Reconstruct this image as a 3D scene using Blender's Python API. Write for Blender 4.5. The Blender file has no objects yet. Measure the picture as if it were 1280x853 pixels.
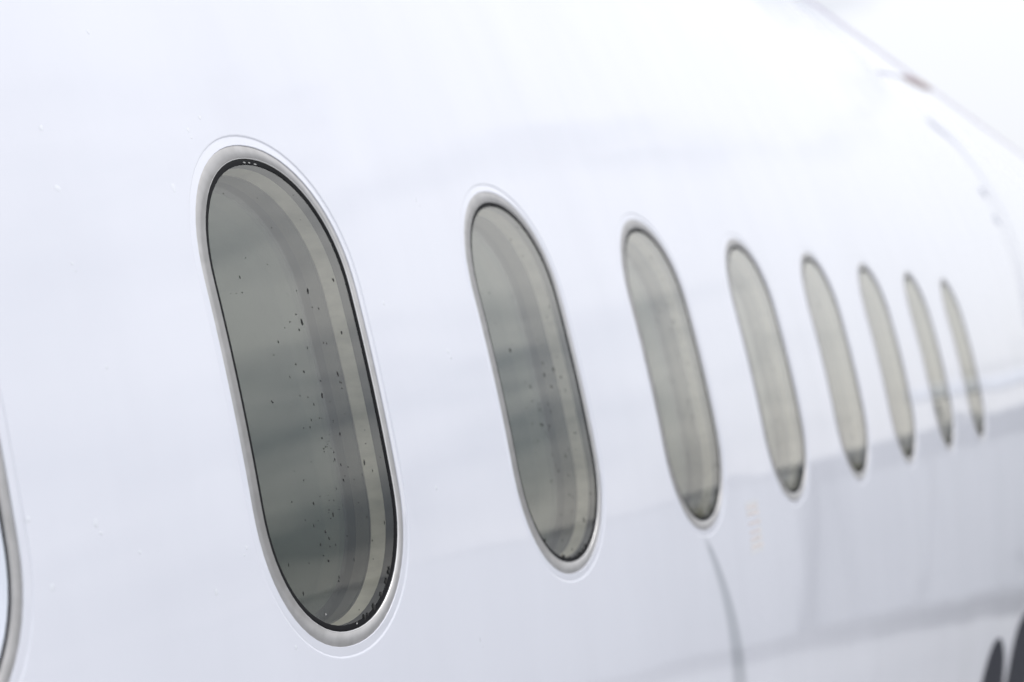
import bpy, math, random
from mathutils import Vector, Matrix

# ---------------------------------------------------------------- camera, sky, sun, exposure
sc = bpy.context.scene
AXZ = 4.45                      # height of the fuselage axis above the apron
FR = 2.8534                     # fuselage radius
TH = 0.19203                    # angle of the window line above the widest point

cam_data = bpy.data.cameras.new('camera')
cam = bpy.data.objects.new('camera', cam_data)
sc.collection.objects.link(cam)
yaw, pitch, roll = 1.17351964, 0.0191597966, -0.0435473552
f = Vector((math.sin(yaw)*math.cos(pitch), math.cos(yaw)*math.cos(pitch), math.sin(pitch)))
rt = f.cross(Vector((0, 0, 1))).normalized()
up = rt.cross(f)
c_, s_ = math.cos(roll), math.sin(roll)
rt2 = rt*c_ + up*s_
up2 = up*c_ - rt*s_
cam.matrix_world = Matrix(((rt2.x, up2.x, -f.x, -1.7000), (rt2.y, up2.y, -f.y, -3.7323),
                           (rt2.z, up2.z, -f.z, AXZ + 0.5492), (0, 0, 0, 1)))
cam_data.sensor_width = 36.0
cam_data.lens = 36.0*2290.26/1280.0
cam_data.clip_start = 0.05
cam_data.clip_end = 3000.0
cam_data.dof.use_dof = True
cam_data.dof.focus_distance = 1.87
cam_data.dof.aperture_fstop = 4.6
sc.camera = cam

SUN_EL, SUN_AZ = math.radians(54), math.radians(-56)     # azimuth measured from +X towards +Y
sun_dir = Vector((math.cos(SUN_EL)*math.cos(SUN_AZ), math.cos(SUN_EL)*math.sin(SUN_AZ), math.sin(SUN_EL)))

world = bpy.data.worlds.new('World')
sc.world = world
world.use_nodes = True
wn, wl = world.node_tree.nodes, world.node_tree.links
wn.clear()
wout = wn.new('ShaderNodeOutputWorld')
wbg = wn.new('ShaderNodeBackground')
wbg.inputs['Strength'].default_value = 0.1
sky = wn.new('ShaderNodeTexSky')
sky.sky_type = 'NISHITA'
sky.sun_disc = False
sky.sun_elevation = SUN_EL
sky.sun_rotation = math.pi/2 - SUN_AZ
sky.dust_density = 2.0
tc = wn.new('ShaderNodeTexCoord')
mp = wn.new('ShaderNodeMapping')
mp.inputs['Scale'].default_value = (1.0, 1.0, 3.2)
mp.inputs['Location'].default_value = (19.5119, 15.9562, 10.3320)
nz = wn.new('ShaderNodeTexNoise')
nz.inputs['Scale'].default_value = 1.6
nz.inputs['Detail'].default_value = 5.0
nz.inputs['Distortion'].default_value = 0.5
nz.inputs['Roughness'].default_value = 0.58
cr = wn.new('ShaderNodeValToRGB')
cr.color_ramp.elements[0].position = 0.34
cr.color_ramp.elements[0].color = (3.5, 3.95, 4.9, 1)
cr.color_ramp.elements[1].position = 0.56
cr.color_ramp.elements[1].color = (12.3, 12.4, 12.9, 1)
# brighter cloud round the veiled sun
dotn = wn.new('ShaderNodeVectorMath'); dotn.operation = 'DOT_PRODUCT'
dotn.inputs[1].default_value = tuple(sun_dir)
mx0 = wn.new('ShaderNodeMath'); mx0.operation = 'MAXIMUM'; mx0.inputs[1].default_value = 0.0
pw = wn.new('ShaderNodeMath'); pw.operation = 'POWER'; pw.inputs[1].default_value = 4.0
gl = wn.new('ShaderNodeMath'); gl.operation = 'MULTIPLY_ADD'; gl.inputs[1].default_value = 0.45; gl.inputs[2].default_value = 0.88
# an overcast sky is darker towards the horizon
sz = wn.new('ShaderNodeSeparateXYZ')
el = wn.new('ShaderNodeMapRange'); el.interpolation_type = 'SMOOTHSTEP'
el.inputs['From Min'].default_value = -0.05; el.inputs['From Max'].default_value = 0.36
el.inputs['To Min'].default_value = 0.80; el.inputs['To Max'].default_value = 1.10
gm = wn.new('ShaderNodeMath'); gm.operation = 'MULTIPLY'
vm = wn.new('ShaderNodeVectorMath'); vm.operation = 'SCALE'
mixw = wn.new('ShaderNodeMix'); mixw.data_type = 'RGBA'
mixw.inputs[0].default_value = 0.86
wl.new(tc.outputs['Generated'], mp.inputs['Vector'])
wl.new(mp.outputs['Vector'], nz.inputs['Vector'])
wl.new(nz.outputs['Fac'], cr.inputs['Fac'])
wl.new(tc.outputs['Generated'], dotn.inputs[0])
wl.new(dotn.outputs['Value'], mx0.inputs[0])
wl.new(mx0.outputs[0], pw.inputs[0])
wl.new(pw.outputs[0], gl.inputs[0])
wl.new(cr.outputs['Color'], vm.inputs[0])
wl.new(tc.outputs['Generated'], sz.inputs[0])
wl.new(sz.outputs['Z'], el.inputs['Value'])
wl.new(gl.outputs[0], gm.inputs[0])
wl.new(el.outputs[0], gm.inputs[1])
wl.new(gm.outputs[0], vm.inputs['Scale'])
wl.new(sky.outputs['Color'], mixw.inputs[6])
wl.new(vm.outputs['Vector'], mixw.inputs[7])
wl.new(mixw.outputs[2], wbg.inputs['Color'])
wl.new(wbg.outputs['Background'], wout.inputs['Surface'])

sd = bpy.data.lights.new('sun', 'SUN')
sd.energy = 0.70
sd.angle = math.radians(28)
sd.color = (1.0, 0.98, 0.96)
sun = bpy.data.objects.new('sun', sd)
sun.rotation_euler = sun_dir.to_track_quat('Z', 'Y').to_euler()
sc.collection.objects.link(sun)

sc.view_settings.view_transform = 'Standard'
sc.view_settings.look = 'None'
sc.view_settings.gamma = 1.0
sc.view_settings.exposure = 0.04
sc.render.engine = 'CYCLES'
sc.cycles.transparent_max_bounces = 16
sc.cycles.max_bounces = 10

rnd = random.Random(7)
C = sc.collection

# ---------------------------------------------------------------- helpers
def mat(name, base=(0.8, 0.8, 0.8), rough=0.5, metal=0.0, coat=0.0, coat_rough=0.03, spec=0.5):
    m = bpy.data.materials.new(name); m.use_nodes = True
    b = m.node_tree.nodes['Principled BSDF']
    b.inputs['Base Color'].default_value = (*base, 1)
    b.inputs['Roughness'].default_value = rough
    b.inputs['Metallic'].default_value = metal
    b.inputs['Coat Weight'].default_value = coat
    b.inputs['Coat Roughness'].default_value = coat_rough
    b.inputs['Specular IOR Level'].default_value = spec
    return m

def noise_mix(m, c1, c2, scale=8.0, detail=4.0, lo=0.35, hi=0.65, coord='Object', stretch=(1, 1, 1)):
    nt = m.node_tree; n = nt.nodes; l = nt.links
    b = n['Principled BSDF']
    t = n.new('ShaderNodeTexCoord'); mpp = n.new('ShaderNodeMapping'); mpp.inputs['Scale'].default_value = stretch
    nn = n.new('ShaderNodeTexNoise'); nn.inputs['Scale'].default_value = scale; nn.inputs['Detail'].default_value = detail
    r = n.new('ShaderNodeValToRGB')
    r.color_ramp.elements[0].position = lo; r.color_ramp.elements[0].color = (*c1, 1)
    r.color_ramp.elements[1].position = hi; r.color_ramp.elements[1].color = (*c2, 1)
    l.new(t.outputs[coord], mpp.inputs['Vector']); l.new(mpp.outputs['Vector'], nn.inputs['Vector'])
    l.new(nn.outputs['Fac'], r.inputs['Fac']); l.new(r.outputs['Color'], b.inputs['Base Color'])
    return m

def mesh_obj(name, verts, faces, material=None, parent=None, normals=None, uvs=None, smooth=True, mats=None, mi=None):
    me = bpy.data.meshes.new(name)
    me.from_pydata([tuple(v) for v in verts], [], faces)
    for mm in (mats or ([material] if material else [])):
        me.materials.append(mm)
    if mi: me.polygons.foreach_set('material_index', mi)
    me.polygons.foreach_set('use_smooth', [smooth]*len(me.polygons))
    if uvs:
        ul = me.uv_layers.new(name='local')
        for lp in me.loops: ul.data[lp.index].uv = uvs[lp.vertex_index]
    me.update()
    if normals: me.normals_split_custom_set_from_vertices([tuple(n) for n in normals])
    o = bpy.data.objects.new(name, me)
    C.objects.link(o)
    if parent: o.parent = parent
    return o

def tag(o, label=None, cat=None, group=None, kind=None):
    if label: o['label'] = label
    if cat: o['category'] = cat
    if group: o['group'] = group
    if kind: o['kind'] = kind
    return o

def empty(name, loc=(0, 0, 0)):
    o = bpy.data.objects.new(name, None); o.location = loc; C.objects.link(o); return o

# fuselage surface: s along X, u = arc length up from the window line, dr = distance proud of the skin
def sp(s, u, dr=0.0):
    a = TH + u/FR; r = FR + dr
    return Vector((s, -r*math.cos(a), r*math.sin(a)))      # relative to the axis
def sn(u):
    a = TH + u/FR
    return Vector((0, -math.cos(a), math.sin(a)))
def tu(u):
    a = TH + u/FR
    return Vector((0, math.sin(a), math.cos(a)))

W, H, CAP, NEX = 0.28556, 0.50485, 0.13958, 2.1029
NP = 96
def outline():
    pts = []
    q = NP//2
    for i in range(q):                                   # top cap from right to left
        t = math.pi*i/(q-1)
        c, s = math.cos(t), math.sin(t)
        pts.append((W/2*math.copysign(abs(c)**(2/NEX), c), (H/2-CAP) + CAP*abs(s)**(2/NEX)))
    for i in range(q):
        t = math.pi + math.pi*i/(q-1)
        c, s = math.cos(t), math.sin(t)
        pts.append((W/2*math.copysign(abs(c)**(2/NEX), c), -(H/2-CAP) - CAP*abs(s)**(2/NEX)))
    # resample evenly
    N = len(pts)
    seg = [math.dist(pts[i], pts[(i+1) % N]) for i in range(N)]
    L = sum(seg); out = []; i = 0; acc = 0.0
    for k in range(NP):
        d = L*k/NP
        while acc + seg[i] < d: acc += seg[i]; i += 1
        t = (d-acc)/seg[i]; a, b = pts[i], pts[(i+1) % N]
        out.append((a[0]+(b[0]-a[0])*t, a[1]+(b[1]-a[1])*t))
    return out
OUT = outline()
def out_normals(P):
    N = len(P); ns = []
    for i in range(N):
        a, b = P[i-1], P[(i+1) % N]
        d = (b[0]-a[0], b[1]-a[1]); l = math.hypot(*d)
        ns.append((d[1]/l, -d[0]/l))
    return ns
ON = out_normals(OUT)
def off(d):
    return [(p[0]+n[0]*d, p[1]+n[1]*d) for p, n in zip(OUT, ON)]

def loft(s0, prof, closed_in=False):
    """loops at (offset, dr[, slope]) around the window at s0 -> verts, faces, normals, uvs"""
    V, Fc, Nn, U = [], [], [], []
    for j, pr in enumerate(prof):
        d, dr = pr[0], pr[1]
        if len(pr) > 2: g = pr[2]
        else:
            a = prof[max(j-1, 0)]; b = prof[min(j+1, len(prof)-1)]
            g = (b[1]-a[1], b[0]-a[0])
            g = math.atan2(g[0], g[1]) if (g[0] or g[1]) else 0.0
        for (x, y), n in zip(off(d), ON):
            V.append(sp(s0+x, y, dr)); U.append((x, y))
            e = Vector((n[0], 0, 0)) + tu(y)*n[1]
            Nn.append((sn(y)*math.cos(g) - e*math.sin(g)).normalized())
    for j in range(len(prof)-1):
        for i in range(NP):
            i2 = (i+1) % NP
            a, b = j*NP+i, j*NP+i2
            Fc.append((a, a+NP, b+NP, b))
    return V, Fc, Nn, U

# ---------------------------------------------------------------- materials
def paint_material():
    m = mat('fuselage_paint', (0.80, 0.815, 0.86), 0.45, coat=1.0, coat_rough=0.035)
    nt = m.node_tree; n = nt.nodes; l = nt.links; b = n['Principled BSDF']
    b.inputs['Coat IOR'].default_value = 1.5
    t = n.new('ShaderNodeTexCoord')
    # long shallow waviness of the composite skin
    w1 = n.new('ShaderNodeTexNoise'); w1.inputs['Scale'].default_value = 1.7; w1.inputs['Detail'].default_value = 1.0
    w2 = n.new('ShaderNodeTexNoise'); w2.inputs['Scale'].default_value = 420.0; w2.inputs['Detail'].default_value = 1.0
    bp = n.new('ShaderNodeBump'); bp.inputs['Strength'].default_value = 0.45; bp.inputs['Distance'].default_value = 0.01
    bp2 = n.new('ShaderNodeBump'); bp2.inputs['Strength'].default_value = 0.03; bp2.inputs['Distance'].default_value = 0.0005
    l.new(t.outputs['Object'], w1.inputs['Vector']); l.new(t.outputs['Object'], w2.inputs['Vector'])
    l.new(w1.outputs['Fac'], bp.inputs['Height']); l.new(w2.outputs['Fac'], bp2.inputs['Height'])
    l.new(bp.outputs['Normal'], bp2.inputs['Normal'])
    l.new(bp2.outputs['Normal'], b.inputs['Normal']); l.new(bp.outputs['Normal'], b.inputs['Coat Normal'])
    # faint soiling, and a grey run below the third window
    d1 = n.new('ShaderNodeTexNoise'); d1.inputs['Scale'].default_value = 3.0; d1.inputs['Detail'].default_value = 6.0
    mpd = n.new('ShaderNodeMapping'); mpd.inputs['Scale'].default_value = (2.2, 1, .6)
    l.new(t.outputs['Object'], mpd.inputs['Vector']); l.new(mpd.outputs['Vector'], d1.inputs['Vector'])
    r = n.new('ShaderNodeValToRGB')
    r.color_ramp.elements[0].position = 0.3; r.color_ramp.elements[0].color = (0.745, 0.758, 0.815, 1)
    r.color_ramp.elements[1].position = 0.7; r.color_ramp.elements[1].color = (0.78, 0.793, 0.85, 1)
    l.new(d1.outputs['Fac'], r.inputs['Fac'])
    sx = n.new('ShaderNodeSeparateXYZ'); l.new(t.outputs['Object'], sx.inputs[0])
    # centre line of the run: x = 1.232 + k*(z_top - z)
    zt = sp(0, -0.27).z
    dz = n.new('ShaderNodeMath'); dz.operation = 'SUBTRACT'; dz.inputs[0].default_value = zt; l.new(sx.outputs['Z'], dz.inputs[1])
    c1 = n.new('ShaderNodeMath'); c1.operation = 'MULTIPLY_ADD'; c1.inputs[1].default_value = -1.7768; c1.inputs[2].default_value = 0.9577; l.new(dz.outputs[0], c1.inputs[0])
    cx = n.new('ShaderNodeMath'); cx.operation = 'MULTIPLY_ADD'; cx.inputs[2].default_value = 1.2045; l.new(dz.outputs[0], cx.inputs[0]); l.new(c1.outputs[0], cx.inputs[1])
    dx = n.new('ShaderNodeMath'); dx.operation = 'SUBTRACT'; l.new(sx.outputs['X'], dx.inputs[0]); l.new(cx.outputs[0], dx.inputs[1])
    ab = n.new('ShaderNodeMath'); ab.operation = 'ABSOLUTE'; l.new(dx.outputs[0], ab.inputs[0])
    st = n.new('ShaderNodeMapRange'); st.interpolation_type = 'SMOOTHSTEP'
    st.inputs['From Min'].default_value = 0.010; st.inputs['From Max'].default_value = 0.042
    st.inputs['To Min'].default_value = 1.0; st.inputs['To Max'].default_value = 0.0
    wd_ = n.new('ShaderNodeMath'); wd_.operation = 'MULTIPLY_ADD'; wd_.inputs[1].default_value = 4.2; wd_.inputs[2].default_value = 0.45; l.new(dz.outputs[0], wd_.inputs[0])
    dv = n.new('ShaderNodeMath'); dv.operation = 'DIVIDE'; l.new(ab.outputs[0], dv.inputs[0]); l.new(wd_.outputs[0], dv.inputs[1])
    l.new(dv.outputs[0], st.inputs['Value'])
    tp = n.new('ShaderNodeMapRange'); tp.inputs['From Min'].default_value = 0.0; tp.inputs['From Max'].default_value = 0.03
    l.new(dz.outputs[0], tp.inputs['Value'])
    bt = n.new('ShaderNodeMapRange'); bt.inputs['From Min'].default_value = 0.5; bt.inputs['From Max'].default_value = 0.8
    bt.inputs['To Min'].default_value = 1.0; bt.inputs['To Max'].default_value = 0.0
    l.new(dz.outputs[0], bt.inputs['Value'])
    m1 = n.new('ShaderNodeMath'); m1.operation = 'MULTIPLY'; l.new(st.outputs[0], m1.inputs[0]); l.new(tp.outputs[0], m1.inputs[1])
    m2 = n.new('ShaderNodeMath'); m2.operation = 'MULTIPLY'; l.new(m1.outputs[0], m2.inputs[0]); l.new(bt.outputs[0], m2.inputs[1])
    m3 = n.new('ShaderNodeMath'); m3.operation = 'MULTIPLY'; m3.inputs[1].default_value = 0.95; l.new(m2.outputs[0], m3.inputs[0])
    mx = n.new('ShaderNodeMix'); mx.data_type = 'RGBA'
    mx.inputs[7].default_value = (0.46, 0.48, 0.52, 1)
    l.new(m3.outputs[0], mx.inputs[0]); l.new(r.outputs['Color'], mx.inputs[6]); l.new(mx.outputs[2], b.inputs['Base Color'])
    return m
PAINT = paint_material()

RING = mat('brushed_aluminium', (0.60, 0.585, 0.57), 0.36, 0.95)
noise_mix(RING, (0.47, 0.458, 0.44), (0.54, 0.525, 0.508), 60, 5)
BEVEL = mat('polished_edge', (0.78, 0.77, 0.75), 0.3, 0.9)
RUBBER = mat('black_rubber', (0.006, 0.006, 0.007), 0.6, spec=0.12)
REVEAL = mat('cream_reveal_moulding', (0.60, 0.56, 0.46), 0.5)
noise_mix(REVEAL, (0.47, 0.435, 0.35), (0.62, 0.575, 0.47), 25, 5, stretch=(1, 1, 3))
DEEP = mat('grey_reveal_moulding', (0.30, 0.31, 0.30), 0.55)
noise_mix(DEEP, (0.085, 0.10, 0.12), (0.12, 0.135, 0.155), 14, 3)
PLUG = mat('white_plug_paint', (0.82, 0.86, 0.95), 0.3, coat=1.0)
noise_mix(PLUG, (0.78, 0.82, 0.9), (0.84, 0.88, 0.96), 8, 3)
LIPLINE = mat('dark_edge_sealant', (0.10, 0.10, 0.09), 0.5)

def glass_mat(name, tint, painted_dark=0.0, reflect=1.0, ior=1.5, rough=0.0, cap=1.0):
    m = bpy.data.materials.new(name); m.use_nodes = True
    n = m.node_tree.nodes; l = m.node_tree.links; n.clear()
    o = n.new('ShaderNodeOutputMaterial'); tr = n.new('ShaderNodeBsdfTransparent'); gg = n.new('ShaderNodeBsdfGlossy')
    tr.inputs['Color'].default_value = (*tint, 1); gg.inputs['Roughness'].default_value = rough
    gg.inputs['Color'].default_value = (1.0, 0.985, 0.92, 1)
    fr = n.new('ShaderNodeFresnel'); fr.inputs['IOR'].default_value = ior
    mu = n.new('ShaderNodeMath'); mu.operation = 'MULTIPLY'; mu.inputs[1].default_value = reflect; mu.use_clamp = True
    mi = n.new('ShaderNodeMixShader')
    mc = n.new('ShaderNodeMath'); mc.operation = 'SMOOTH_MIN'; mc.inputs[1].default_value = cap; mc.inputs[2].default_value = 0.15
    l.new(fr.outputs[0], mu.inputs[0]); l.new(mu.outputs[0], mc.inputs[0]); l.new(mc.outputs[0], mi.inputs[0]); l.new(tr.outputs[0], mi.inputs[1]); l.new(gg.outputs[0], mi.inputs[2])
    last = mi.outputs[0]
    if painted_dark > 0:                      # dark reflection painted in as an olive band at the foot of the pane
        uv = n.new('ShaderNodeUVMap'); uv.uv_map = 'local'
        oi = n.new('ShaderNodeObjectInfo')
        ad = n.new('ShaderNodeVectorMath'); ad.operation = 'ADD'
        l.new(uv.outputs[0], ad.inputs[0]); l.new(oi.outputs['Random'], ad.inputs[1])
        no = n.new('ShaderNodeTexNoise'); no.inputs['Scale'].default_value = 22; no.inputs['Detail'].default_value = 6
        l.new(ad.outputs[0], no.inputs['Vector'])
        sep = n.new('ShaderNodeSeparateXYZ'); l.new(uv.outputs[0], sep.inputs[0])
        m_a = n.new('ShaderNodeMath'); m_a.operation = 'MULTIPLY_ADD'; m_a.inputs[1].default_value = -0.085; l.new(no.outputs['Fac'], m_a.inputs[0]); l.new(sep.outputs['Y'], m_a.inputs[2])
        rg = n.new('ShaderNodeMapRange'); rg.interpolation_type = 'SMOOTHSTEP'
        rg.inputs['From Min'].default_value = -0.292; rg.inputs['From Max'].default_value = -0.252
        rg.inputs['To Min'].default_value = painted_dark; rg.inputs['To Max'].default_value = 0.0
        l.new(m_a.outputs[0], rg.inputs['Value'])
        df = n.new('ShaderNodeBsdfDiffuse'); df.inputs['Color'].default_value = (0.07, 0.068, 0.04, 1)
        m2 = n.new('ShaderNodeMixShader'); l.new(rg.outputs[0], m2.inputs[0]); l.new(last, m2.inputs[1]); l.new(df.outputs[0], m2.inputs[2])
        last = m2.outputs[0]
    l.new(last, o.inputs['Surface'])
    return m
PANE = glass_mat('outer_acrylic_pane', (0.93, 0.95, 0.93), reflect=1.9, ior=1.49, cap=0.56)
PANE_DARK_FOOT = glass_mat('outer_acrylic_pane_dark_foot', (0.93, 0.95, 0.93), painted_dark=0.8, reflect=1.9, ior=1.49, cap=0.56)
DIM = glass_mat('dimmable_pane', (0.62, 0.66, 0.64), reflect=1.0)
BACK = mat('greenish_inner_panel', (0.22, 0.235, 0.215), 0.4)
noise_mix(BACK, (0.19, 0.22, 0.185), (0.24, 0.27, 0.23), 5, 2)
SPECK = mat('dark_dirt', (0.015, 0.015, 0.013), 0.6)
FLAKE = mat('pale_sealant_flake', (0.45, 0.45, 0.43), 0.7)

# ---------------------------------------------------------------- ground
bm_v, bm_f = [], []
G = 1500
apron_m = mat('concrete', (0.36, 0.36, 0.36), 0.8)
noise_mix(apron_m, (0.38, 0.38, 0.385), (0.47, 0.47, 0.465), 0.15, 8)
ground = mesh_obj('ground', [(-G, -G, 0), (G, -G, 0), (G, G, 0), (-G, G, 0)], [(0, 1, 2, 3)], apron_m, smooth=False)
tag(ground, 'pale concrete apron below the aircraft, seen reflected in the paint', kind='structure')

asphalt_m = mat('asphalt', (0.13, 0.13, 0.135), 0.85)
noise_mix(asphalt_m, (0.15, 0.15, 0.155), (0.21, 0.21, 0.21), 0.5, 8)
road = mesh_obj('road', [(29.2, -60, 0.004), (32.38, -60, 0.004), (32.38, 60, 0.004), (29.2, 60, 0.004)], [(0, 1, 2, 3)], asphalt_m, smooth=False)
tag(road, 'dark asphalt service road in front of the low building', kind='structure')

# ---------------------------------------------------------------- fuselage
plane = empty('aircraft', (0, 0, AXZ))
tag(plane, 'glossy white aircraft fuselage with a row of tall rounded windows', 'aircraft')

X0, X1 = -9.0, 27.0
WX = [-0.6905, -0.0244, 0.6158, 1.2313, 1.8385, 2.4429, 3.0443, 3.6560, 4.2645]
UW = 0.36                               # half-height of the window belt
RW = 0.0150                             # ring width
bounds = [WX[0]-0.30] + [(a+b)/2 for a, b in zip(WX[:-1], WX[1:])] + [WX[-1]+0.30]

def skin():
    V, Fc, Nn = [], [], []
    def add(s, u, dr=0, n=None):
        V.append(sp(s, u, dr)); Nn.append(n or sn(u)); return len(V)-1
    # belt cells with a lofted hole each
    for k, s0 in enumerate(WX):
        xa, xb = bounds[k]-s0, bounds[k+1]-s0
        prof = [(RW, -0.0060, math.radians(80)), (RW, -0.0012, math.radians(50)), (RW+0.0006, -0.0006, math.radians(-6)),
                (RW+0.0050, -0.0008, math.radians(-7)), (RW+0.0090, -0.0014, math.radians(-8)),
                (RW+0.0096, -0.0014, math.radians(8)), (RW+0.0103, -0.0008, math.radians(36)), (RW+0.0112, -0.0002, math.radians(18)),
                (RW+0.0122, 0.0, 0.0), (RW+0.0160, 0.0, 0.0), (RW+0.030, 0.0, 0.0)]
        v, fc, nn, _ = loft(s0, prof)
        b = len(V); V.extend(v); Nn.extend(nn); Fc.extend([tuple(i+b for i in q) for q in fc])
        last = b + (len(prof)-1)*NP
        inner = off(prof[-1][0])
        # stretch the outermost loop to the cell's rectangle in steps
        rect = []
        for (x, y), n in zip(inner, ON):
            # ray from the centre line point (0, clamp y)
            cy = max(-0.11, min(0.11, y)); dx, dy = x, y-cy
            if abs(dy) < 1e-6: dy = 0
            t = 1e9
            if dx > 1e-9: t = min(t, xb/dx)
            if dx < -1e-9: t = min(t, xa/dx)
            if dy > 1e-9: t = min(t, (UW-cy)/dy)
            if dy < -1e-9: t = min(t, (-UW-cy)/dy)
            rect.append([dx*t, cy+dy*t])
        for cxn in ((xb, UW), (xa, UW), (xa, -UW), (xb, -UW)):     # snap one vertex to each corner
            i = min(range(NP), key=lambda i: math.dist(rect[i], cxn)); rect[i] = list(cxn)
        prev = last
        for step in (0.25, 0.6, 1.0):
            cur = len(V)
            for (x, y), (rx, ry) in zip(inner, rect):
                add(s0+x+(rx-x)*step, y+(ry-y)*step)
            for i in range(NP):
                i2 = (i+1) % NP
                Fc.append((prev+i, cur+i, cur+i2, prev+i2))
            prev = cur
    # the rest of the barrel
    full = 2*math.pi*FR
    def patch(sa, sb, ua, ub, ns, nu):
        b = len(V)
        for j in range(nu+1):
            for i in range(ns+1):
                add(sa+(sb-sa)*i/ns, ua+(ub-ua)*j/nu)
        for j in range(nu):
            for i in range(ns):
                a = b+j*(ns+1)+i
                Fc.append((a, a+1, a+ns+2, a+ns+1))
    patch(X0, bounds[0], -UW, UW, 8, 40)
    patch(bounds[-1], X1, -UW, UW, 20, 40)
    patch(X0, X1, UW, full-UW, 24, 480)
    return mesh_obj('fuselage_skin', V, Fc, PAINT, plane, normals=Nn)
skin()
# closing bulkheads at both ends
for xx, sg in ((X0, 1), (X1, -1)):
    vs = [sp(xx, 2*math.pi*FR*i/128, 0) for i in range(128)]
    mesh_obj('end_bulkhead', vs, [tuple(range(128))[::sg]], PAINT, plane, smooth=False)

# ---------------------------------------------------------------- windows
def disc(name, s0, d, dr, material, parent, uv=True, curve=True):
    loops = [1.0, 0.85, 0.6, 0.35, 0.12]
    V, Nn, U, Fc = [], [], [], []
    base = off(d)
    for q in loops:
        for x, y in base:
            cy = max(-0.11, min(0.11, y))
            px, py = x*q, y*q
            V.append(sp(s0+px, py, dr)); Nn.append(sn(py)); U.append((px, py))
    V.append(sp(s0, 0, dr)); Nn.append(sn(0)); U.append((0, 0))
    for j in range(len(loops)-1):
        for i in range(NP):
            i2 = (i+1) % NP
            Fc.append((j*NP+i, j*NP+i2, (j+1)*NP+i2, (j+1)*NP+i))
    j = len(loops)-1
    for i in range(NP): Fc.append((j*NP+i, j*NP+(i+1) % NP, len(V)-1))
    return mesh_obj(name, V, Fc, material, parent, normals=Nn, uvs=U)

def lofted(name, s0, prof, material, parent):
    v, fc, nn, u = loft(s0, prof)
    return mesh_obj(name, v, fc, material, parent, uvs=u)

def add_blob(V, Fc, s, u, dr, rs, ru, hgt, ang=0.0, n=6):
    """a flat-bottomed drop lying on the surface"""
    b = len(V)
    for ring, (k, z) in enumerate(((1.0, 0.0), (0.72, 0.7))):
        for i in range(n):
            t = 2*math.pi*i/n
            jx = rnd.uniform(0.75, 1.15)
            x, y = rs*k*math.cos(t)*jx, ru*k*math.sin(t)*jx
            x, y = x*math.cos(ang)-y*math.sin(ang), x*math.sin(ang)+y*math.cos(ang)
            V.append(sp(s+x, u+y, dr+hgt*z))
    V.append(sp(s, u, dr+hgt))
    for i in range(n):
        i2 = (i+1) % n
        Fc.append((b+i, b+i2, b+n+i2, b+n+i)); Fc.append((b+n+i, b+n+i2, b+2*n))

GLASS_DR = -0.0018
def inside(x, y, margin):
    hh = H/2 - W/2
    cy = max(-hh, min(hh, y))
    return math.hypot(x, y-cy) < W/2 - margin

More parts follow.
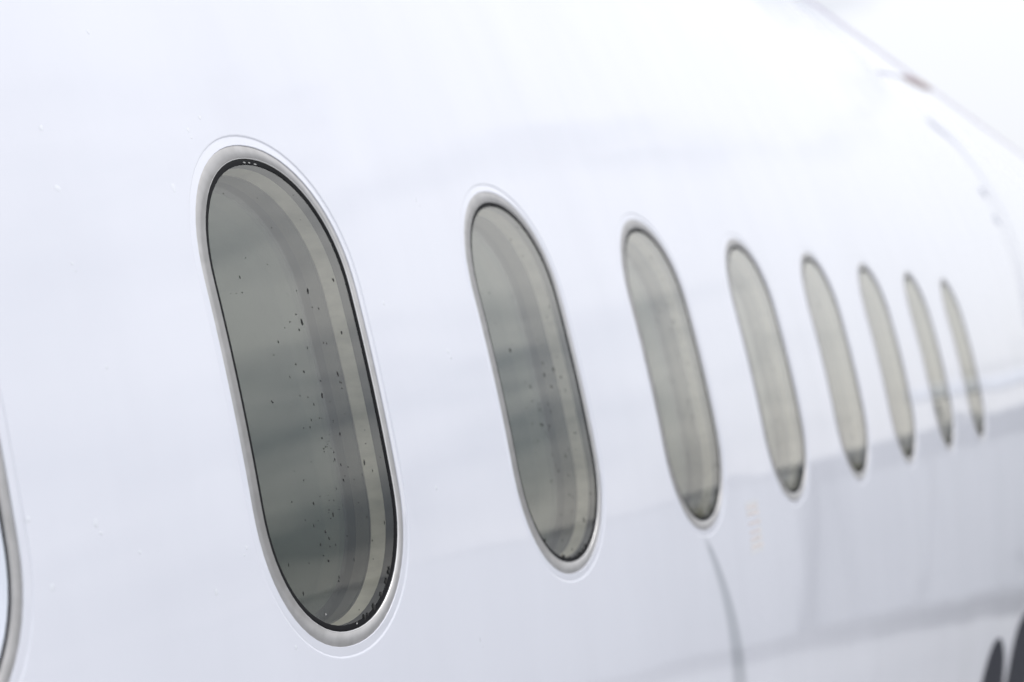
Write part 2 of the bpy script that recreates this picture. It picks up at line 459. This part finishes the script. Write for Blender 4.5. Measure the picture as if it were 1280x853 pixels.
def window(idx, s0):
    ring = lofted('window', s0, [(0.0002, -0.0045, math.radians(85)), (0.0002, -0.0014, math.radians(70)), (0.0007, 0.0001, math.radians(10)),
                                 (0.0010, 0.0006, math.radians(-12)), (RW-0.0006, -0.0020, math.radians(-12)), (RW-0.0001, -0.0020, math.radians(-30)), (RW+0.0001, -0.0060, math.radians(-85))], RING, plane)
    if idx == 0:
        lofted('seal', s0, [(-0.0008, -0.0060), (-0.0004, -0.0016), (0.0001, -0.0016), (0.0001, -0.0060)], RUBBER, ring)
        lofted('plug_rim', s0, [(-0.0120, -0.0070), (-0.0115, -0.0052), (-0.0090, -0.0034), (-0.0060, -0.0044), (-0.0045, -0.0026), (-0.0020, -0.0022), (-0.0009, -0.0038), (-0.0009, -0.0075)], PLUG, ring)
        lofted('groove', s0, [(-0.0150, -0.0068), (-0.0118, -0.0068)], RUBBER, ring)
        disc('plug_panel', s0, -0.0146, -0.0058, PLUG, ring)
        return
    lofted('bead', s0, [(-0.0005, -0.0030), (-0.0004, -0.0007), (0.0001, 0.0001), (0.0006, 0.0001)], BEVEL, ring)
    lofted('seal', s0, [(-0.0070, GLASS_DR-0.0006), (-0.0067, GLASS_DR+0.0003), (-0.0060, GLASS_DR+0.0006), (-0.0025, -0.0012), (-0.0004, -0.0010), (0.0001, -0.0020), (0.0001, -0.0080)], RUBBER, ring)
    disc('outer_pane', s0, -0.0058, GLASS_DR, PANE_DARK_FOOT if idx > 2 else PANE, ring)
    lofted('gasket', s0, [(-0.0065, GLASS_DR-0.001), (-0.0065, GLASS_DR-0.0045), (-0.0066, GLASS_DR-0.0095), (-0.0068, -0.0122)], RUBBER, ring)
    lofted('reveal', s0, [(-0.0067, -0.0122), (-0.0069, -0.0200), (-0.0072, -0.0226), (-0.0078, -0.0300)], REVEAL, ring)
    lofted('pane_edge', s0, [(-0.0070, -0.0300), (-0.0092, -0.0300)], LIPLINE, ring)
    disc('dimmable_pane', s0, -0.0082, -0.0308, DIM, ring)
    lofted('inner_reveal', s0, [(-0.0090, -0.0316), (-0.0110, -0.0400), (-0.0150, -0.0560), (-0.0170, -0.0600)], DEEP, ring)
    disc('inner_panel', s0, -0.0140, -0.0585, BACK, ring)
    # dirt on the outer pane
    V, Fc = [], []
    R2 = random.Random(100+idx)
    cnt = {1: 115, 2: 70, 3: 55, 4: 30}.get(idx, 16)
    k = 0
    while k < cnt:
        if R2.random() < 0.62: x, y = R2.gauss(0.008, 0.042), R2.gauss(-0.075, 0.075)
        else: x, y = R2.uniform(-0.13, 0.13), R2.uniform(-0.24, 0.24)
        if not inside(x, y, 0.010): continue
        sz = 0.0007 + 0.0012*R2.random()**3.2
        if idx > 1: sz *= 1.05
        el = R2.choice([1.0, 1.3, 2.0, 3.0])
        add_blob(V, Fc, s0+x, y, GLASS_DR+0.00015, sz, sz*el*0.8, sz*0.35, R2.uniform(-.3, .3))
        k += 1
    # crumbs caught on the lower seal
    for q in range({1: 9, 2: 12}.get(idx, 10)):
        t = R2.gauss(-math.pi/2 + (0.55 if idx == 1 else 0.1), 0.30)
        rr = W/2 - 0.0062
        x, y = rr*math.cos(t), -(H/2-W/2) + rr*math.sin(t)
        sz = R2.uniform(0.0010, 0.0026)
        add_blob(V, Fc, s0+x, y, GLASS_DR+0.0003, sz, sz*R2.uniform(1.0, 1.9), sz*0.6)
    sk = mesh_obj('dirt_specks', V, Fc, SPECK, ring, smooth=False); sk['kind'] = 'stuff'
    if idx == 1:
        V, Fc = [], []
        for x, y, sz in ((-0.018, 0.2470, 0.0030), (-0.008, 0.2476, 0.0022), (0.004, 0.2472, 0.0034), (-0.05, -0.229, 0.0016), (0.012, -0.247, 0.0018)):
            add_blob(V, Fc, s0+x, y, GLASS_DR+0.0004, sz, 0.0011, 0.0010)
        fk = mesh_obj('sealant_flakes', V, Fc, FLAKE, ring, smooth=False); fk['kind'] = 'stuff'
for i, s0 in enumerate(WX): window(i, s0)

# ---------------------------------------------------------------- fuselage details
WATER = mat('clear_water', (0.80, 0.815, 0.86), 0.1, coat=1.0, coat_rough=0.0)
V, Fc = [], []
drops = [(-0.384,0.246),(-0.384,0.190),(-0.138,0.272),(-0.108,0.289),(-0.196,0.206),(-0.502,-0.149),(-0.432,-0.104),(-0.518,-0.093),(-0.375,0.028),(-0.377,-0.134),(-0.206,-0.148),(0.281,-0.308),(0.334,0.039),(0.360,0.236),(-0.264,0.358),(-0.391,0.121),(0.191,0.097),(-0.143,-0.252),(-0.269,-0.182),(0.224,-0.123)]
for s, u in drops:
    r = rnd.uniform(0.0020, 0.0042)
    add_blob(V, Fc, s, u, 0.00002, r, r*rnd.uniform(.8, 1.3), 0.00022, n=12)
    if rnd.random() < .5: add_blob(V, Fc, s+rnd.uniform(-.006, .006), u-rnd.uniform(.006, .011), 0.00002, r*.6, r*.5, 0.0003, n=10)
wd = mesh_obj('water_drops', V, Fc, WATER, plane); wd['kind'] = 'stuff'

# joint of the far panel: a dark grey filled groove with a rounded upper corner
JOINT = mat('joint_sealant', (0.46, 0.47, 0.55), 0.6, spec=0.3)
def strip(name, path, width, dr, material, parent):
    V, Nn, Fc = [], [], []
    for i, (s, u) in enumerate(path):
        a = path[max(i-1, 0)]; b = path[min(i+1, len(path)-1)]
        dx, dy = b[0]-a[0], b[1]-a[1]; l = math.hypot(dx, dy); nx, ny = -dy/l, dx/l
        w = width(i/(len(path)-1)) if callable(width) else width
        for sg, h in ((-1, 0.0003), (-0.7, dr), (0.7, dr), (1, 0.0003)):
            V.append(sp(s+nx*w*sg/2, u+ny*w*sg/2, h))
    for i in range(len(path)-1):
        for j in range(3):
            a = i*4+j; Fc.append((a, a+4, a+5, a+1))
    return mesh_obj(name, V, Fc, material, parent)
def spline(P, n=10):
    out = []
    for i in range(len(P)-1):
        p0, p1, p2, p3 = P[max(i-1, 0)], P[i], P[i+1], P[min(i+2, len(P)-1)]
        for k in range(n):
            t = k/n
            out.append(tuple(0.5*((2*p1[j]) + (-p0[j]+p2[j])*t + (2*p0[j]-5*p1[j]+4*p2[j]-p3[j])*t*t + (-p0[j]+3*p1[j]-3*p2[j]+p3[j])*t**3) for j in (0, 1)))
    out.append(P[-1]); return out
strip('panel_joint', spline([(6.20, 1.10), (6.50, 1.08), (6.72, 1.03), (6.84, 0.90), (6.87, 0.71), (6.70, 0.50), (6.40, 0.33), (6.10, 0.18), (5.95, -0.1), (5.9, -0.6), (5.9, -1.4)]),
      lambda t: 0.055 if t < .25 else (0.055-(t-.25)*0.25 if t < .42 else 0.010), 0.0012, JOINT, plane)
strip('panel_joint', spline([(6.62, 0.80), (6.45, 0.50), (6.22, 0.28), (5.98, 0.12)]), 0.010, 0.001, JOINT, plane)
VENT = mat('grey_vent', (0.52, 0.54, 0.60), 0.5)
for s, u, rs, ru in ((6.50, 0.76, 0.10, 0.030), (6.46, 0.62, 0.10, 0.028)):
    V, Fc = [], []
    add_blob(V, Fc, s, u, 0.0, rs, ru, 0.004, n=20)
    mesh_obj('vent_cover', V, Fc, VENT, plane)

# low blade antenna on the crown
ANT = mat('antenna_brown_paint', (0.42, 0.33, 0.32), 0.5)
def fairing(path, width, hgt, material):
    V, Fc = [], []
    n = len(path); m = 8
    for i, (x, y) in enumerate(path):
        t = i/(n-1); k = math.sin(math.pi*min(1, max(0.02, t)))**0.5
        a = path[max(i-1, 0)]; b = path[min(i+1, n-1)]
        l = math.hypot(b[0]-a[0], b[1]-a[1]); nx, ny = -(b[1]-a[1])/l, (b[0]-a[0])/l
        for j in range(m+1):
            q = math.pi*j/m
            V.append(sp(x+nx*width*k*math.cos(q)/2, y+ny*width*k*math.cos(q)/2, hgt*k*math.sin(q)))
    for i in range(n-1):
        for j in range(m):
            c = i*(m+1)+j; Fc.append((c, c+1, c+m+2, c+m+1))
    return mesh_obj('antenna', V, Fc, material, plane)
fairing([(6.9+1.9*t/12, 1.49+0.27*t/12) for t in range(13)], 0.06, 0.022, ANT)
strip('panel_joint', [(5.7, 1.285), (6.2, 1.37), (6.85, 1.475)], 0.02, 0.001, JOINT, plane)

# low strip added along the crown to draw the skyline as a thin line
CROWN = mat('skyline_strip_paint', (0.60, 0.58, 0.68), 0.6, spec=0.2)
strip('skyline_strip', [(X0+0.5+i*(X1-X0-1)/60, 1.914) for i in range(61)], 0.07, 0.011, CROWN, plane)

# faint placard to the right of the third window
PLAC = mat('faded_orange_print', (0.785, 0.70, 0.66), 0.5)
PLACW = mat('placard_film', (0.80, 0.80, 0.81), 0.35, coat=1.0)
V, Fc = [], []
def bar(V, Fc, s, u, ws, wu, dr):
    b = len(V)
    for x, y, h in ((-1, -1, 0.0001), (1, -1, 0.0001), (1, 1, 0.0001), (-1, 1, 0.0001), (-1, -1, 1), (1, -1, 1), (1, 1, 1), (-1, 1, 1)):
        V.append(sp(s+x*ws/2, u+y*wu/2, dr*h if h == 1 else h))
    for q in ((4, 5, 6, 7), (0, 1, 5, 4), (1, 2, 6, 5), (2, 3, 7, 6), (3, 0, 4, 7)):
        Fc.append(tuple(b+i for i in q))
bar(V, Fc, 1.515, -0.288, 0.085, 0.095, 0.0003)
plc = mesh_obj('placard', V, Fc, PLACW, plane, smooth=False)
V, Fc = [], []
for j, u in enumerate((-0.252, -0.264, -0.281, -0.297, -0.309, -0.323)):
    s = 1.480
    while s < 1.548:
        wl_ = rnd.uniform(0.005, 0.014)
        bar(V, Fc, s+wl_/2, u, wl_, 0.0045, 0.0005); s += wl_+0.003
pr = mesh_obj('print', V, Fc, PLAC, plc, smooth=False); pr['kind'] = 'stuff'

# dark rounded livery marks low on the hull
INK = mat('dark_navy_paint', (0.022, 0.024, 0.034), 0.6, spec=0.12)
def mark(fn, name='livery_mark'):
    V, Fc, Nn = [], [], []
    n = 72; loops = 12
    for j in range(loops):
        q = 1-j/loops
        for i in range(n):
            x, y, cx, cy = fn(2*math.pi*i/n)
            x, y = cx+(x-cx)*q, cy+(y-cy)*q
            V.append(sp(x, y, 0.0006 if j else 0.0001)); Nn.append(sn(y))
    cx, cy = fn(0)[2:]
    V.append(sp(cx, cy, 0.0006)); Nn.append(sn(cy))
    for j in range(loops-1):
        for i in range(n):
            i2 = (i+1) % n; Fc.append((j*n+i, j*n+i2, (j+1)*n+i2, (j+1)*n+i))
    for i in range(n): Fc.append(((loops-1)*n+i, (loops-1)*n+(i+1) % n, loops*n))
    mesh_obj(name, V, Fc, INK, plane, normals=Nn)
def superel(cx, cy, a, b, e):
    return lambda t: (cx+a*math.copysign(abs(math.cos(t))**(2/e), math.cos(t)), cy+b*math.copysign(abs(math.sin(t))**(2/e), math.sin(t)), cx, cy)
mark(superel(4.435, -1.215, 0.345, 0.288, 2.0))
mark(superel(5.24, -1.28, 0.40, 0.34, 3.2))

# ---------------------------------------------------------------- surroundings that the paint mirrors
WALL = mat('white_cladding', (0.66, 0.67, 0.70), 0.6)
noise_mix(WALL, (0.76, 0.77, 0.79), (0.82, 0.83, 0.85), 0.6, 4)
WALLD = mat('grey_plinth', (0.30, 0.31, 0.33), 0.8)
noise_mix(WALLD, (0.27, 0.28, 0.30), (0.34, 0.35, 0.37), 1.0, 4)
FASC = mat('grey_fascia', (0.48, 0.49, 0.52), 0.6)
def box(name, a, b, material, parent=None):
    V = [(x, y, z) for x in (a[0], b[0]) for y in (a[1], b[1]) for z in (a[2], b[2])]
    Fc = [(0, 1, 3, 2), (4, 6, 7, 5), (0, 4, 5, 1), (2, 3, 7, 6), (0, 2, 6, 4), (1, 5, 7, 3)]
    return mesh_obj(name, V, Fc, material, parent, smooth=False)
bld = empty('service_building', (33, -10, 0))
tag(bld, 'low white clad service building mirrored in the lower part of the fuselage', 'building')
def bpart(name, a, b, m):
    o = [bld.location.x, bld.location.y, 0]
    return box(name, [a[i]-o[i] for i in range(3)], [b[i]-o[i] for i in range(3)], m, bld)
bpart('wall', (32.5, -46, 0), (40, -10.78, 4.92), WALLD)
bpart('wall', (33.5, -10.77, 0), (40, -4.4, 4.92), WALLD)
y = -10.80
i = 0
while y > -45:
    bpart('wall_panel', (32.40, y-2.30, 0.02), (32.49, y, 4.90), WALL); y -= 2.33; i += 1
for ya, yb in ((-10.70, -8.46), (-8.40, -6.16), (-6.10, -4.42)):
    bpart('wall_panel', (33.40, ya, 0.02), (33.49, yb, 4.90), WALL)
bpart('roof_edge', (32.30, -46.1, 4.93), (40.1, -10.70, 5.02), WALL)
bpart('roof_edge', (33.30, -10.69, 4.93), (40.1, -4.3, 5.02), WALL)
bpart('fascia', (33.32, -10.69, 4.30), (33.395, -4.35, 4.925), FASC)
for ya, yb, hh in ((-5.3, -4.9, 0.35), (-5.9, -5.7, 0.25), (-8.0, -7.7, 0.2), (-12.9, -12.5, 0.2)):
    bpart('roof_vent', (35.0, ya, 5.02), (35.6, yb, 5.02+hh), WALLD)

br = empty('reflector', (45, -7, 0))  # made-up metal sheet on legs, slanted to mirror as a bright line
tag(br, 'added pale metal canopy mirrored as a thin bright line across the farthest windows', 'reflector')
CAN = mat('pale_sheet_metal', (0.86, 0.87, 0.88), 0.3, metal=0.95)
POST = mat('light_grey_post', (0.6, 0.61, 0.63), 0.5)
ys = [(-10.6, 6.60), (-9.6, 6.36), (-8.4, 6.15), (-6.5, 6.02), (-3.0, 5.95)]
V = []
for y, z in ys:
    V += [(-0.25, y+7, z-0.2), (0.3, y+7, z+0.22), (2.2, y+7, z+0.36), (2.2, y+7, z+0.20), (-0.2, y+7, z-0.3)]
Fc = []
for i in range(len(ys)-1):
    for j in range(5):
        j2 = (j+1) % 5
        Fc.append((i*5+j, i*5+j2, (i+1)*5+j2, (i+1)*5+j))
Fc += [tuple(range(5)), tuple(range(20, 25))[::-1]]
mesh_obj('slanted_sheet', V, Fc, CAN, br, smooth=False)
for yy in (-10.2, -3.3):
    box('leg', (1.2, yy+7-.06, 0), (1.32, yy+7+.06, 6.0), POST, br)
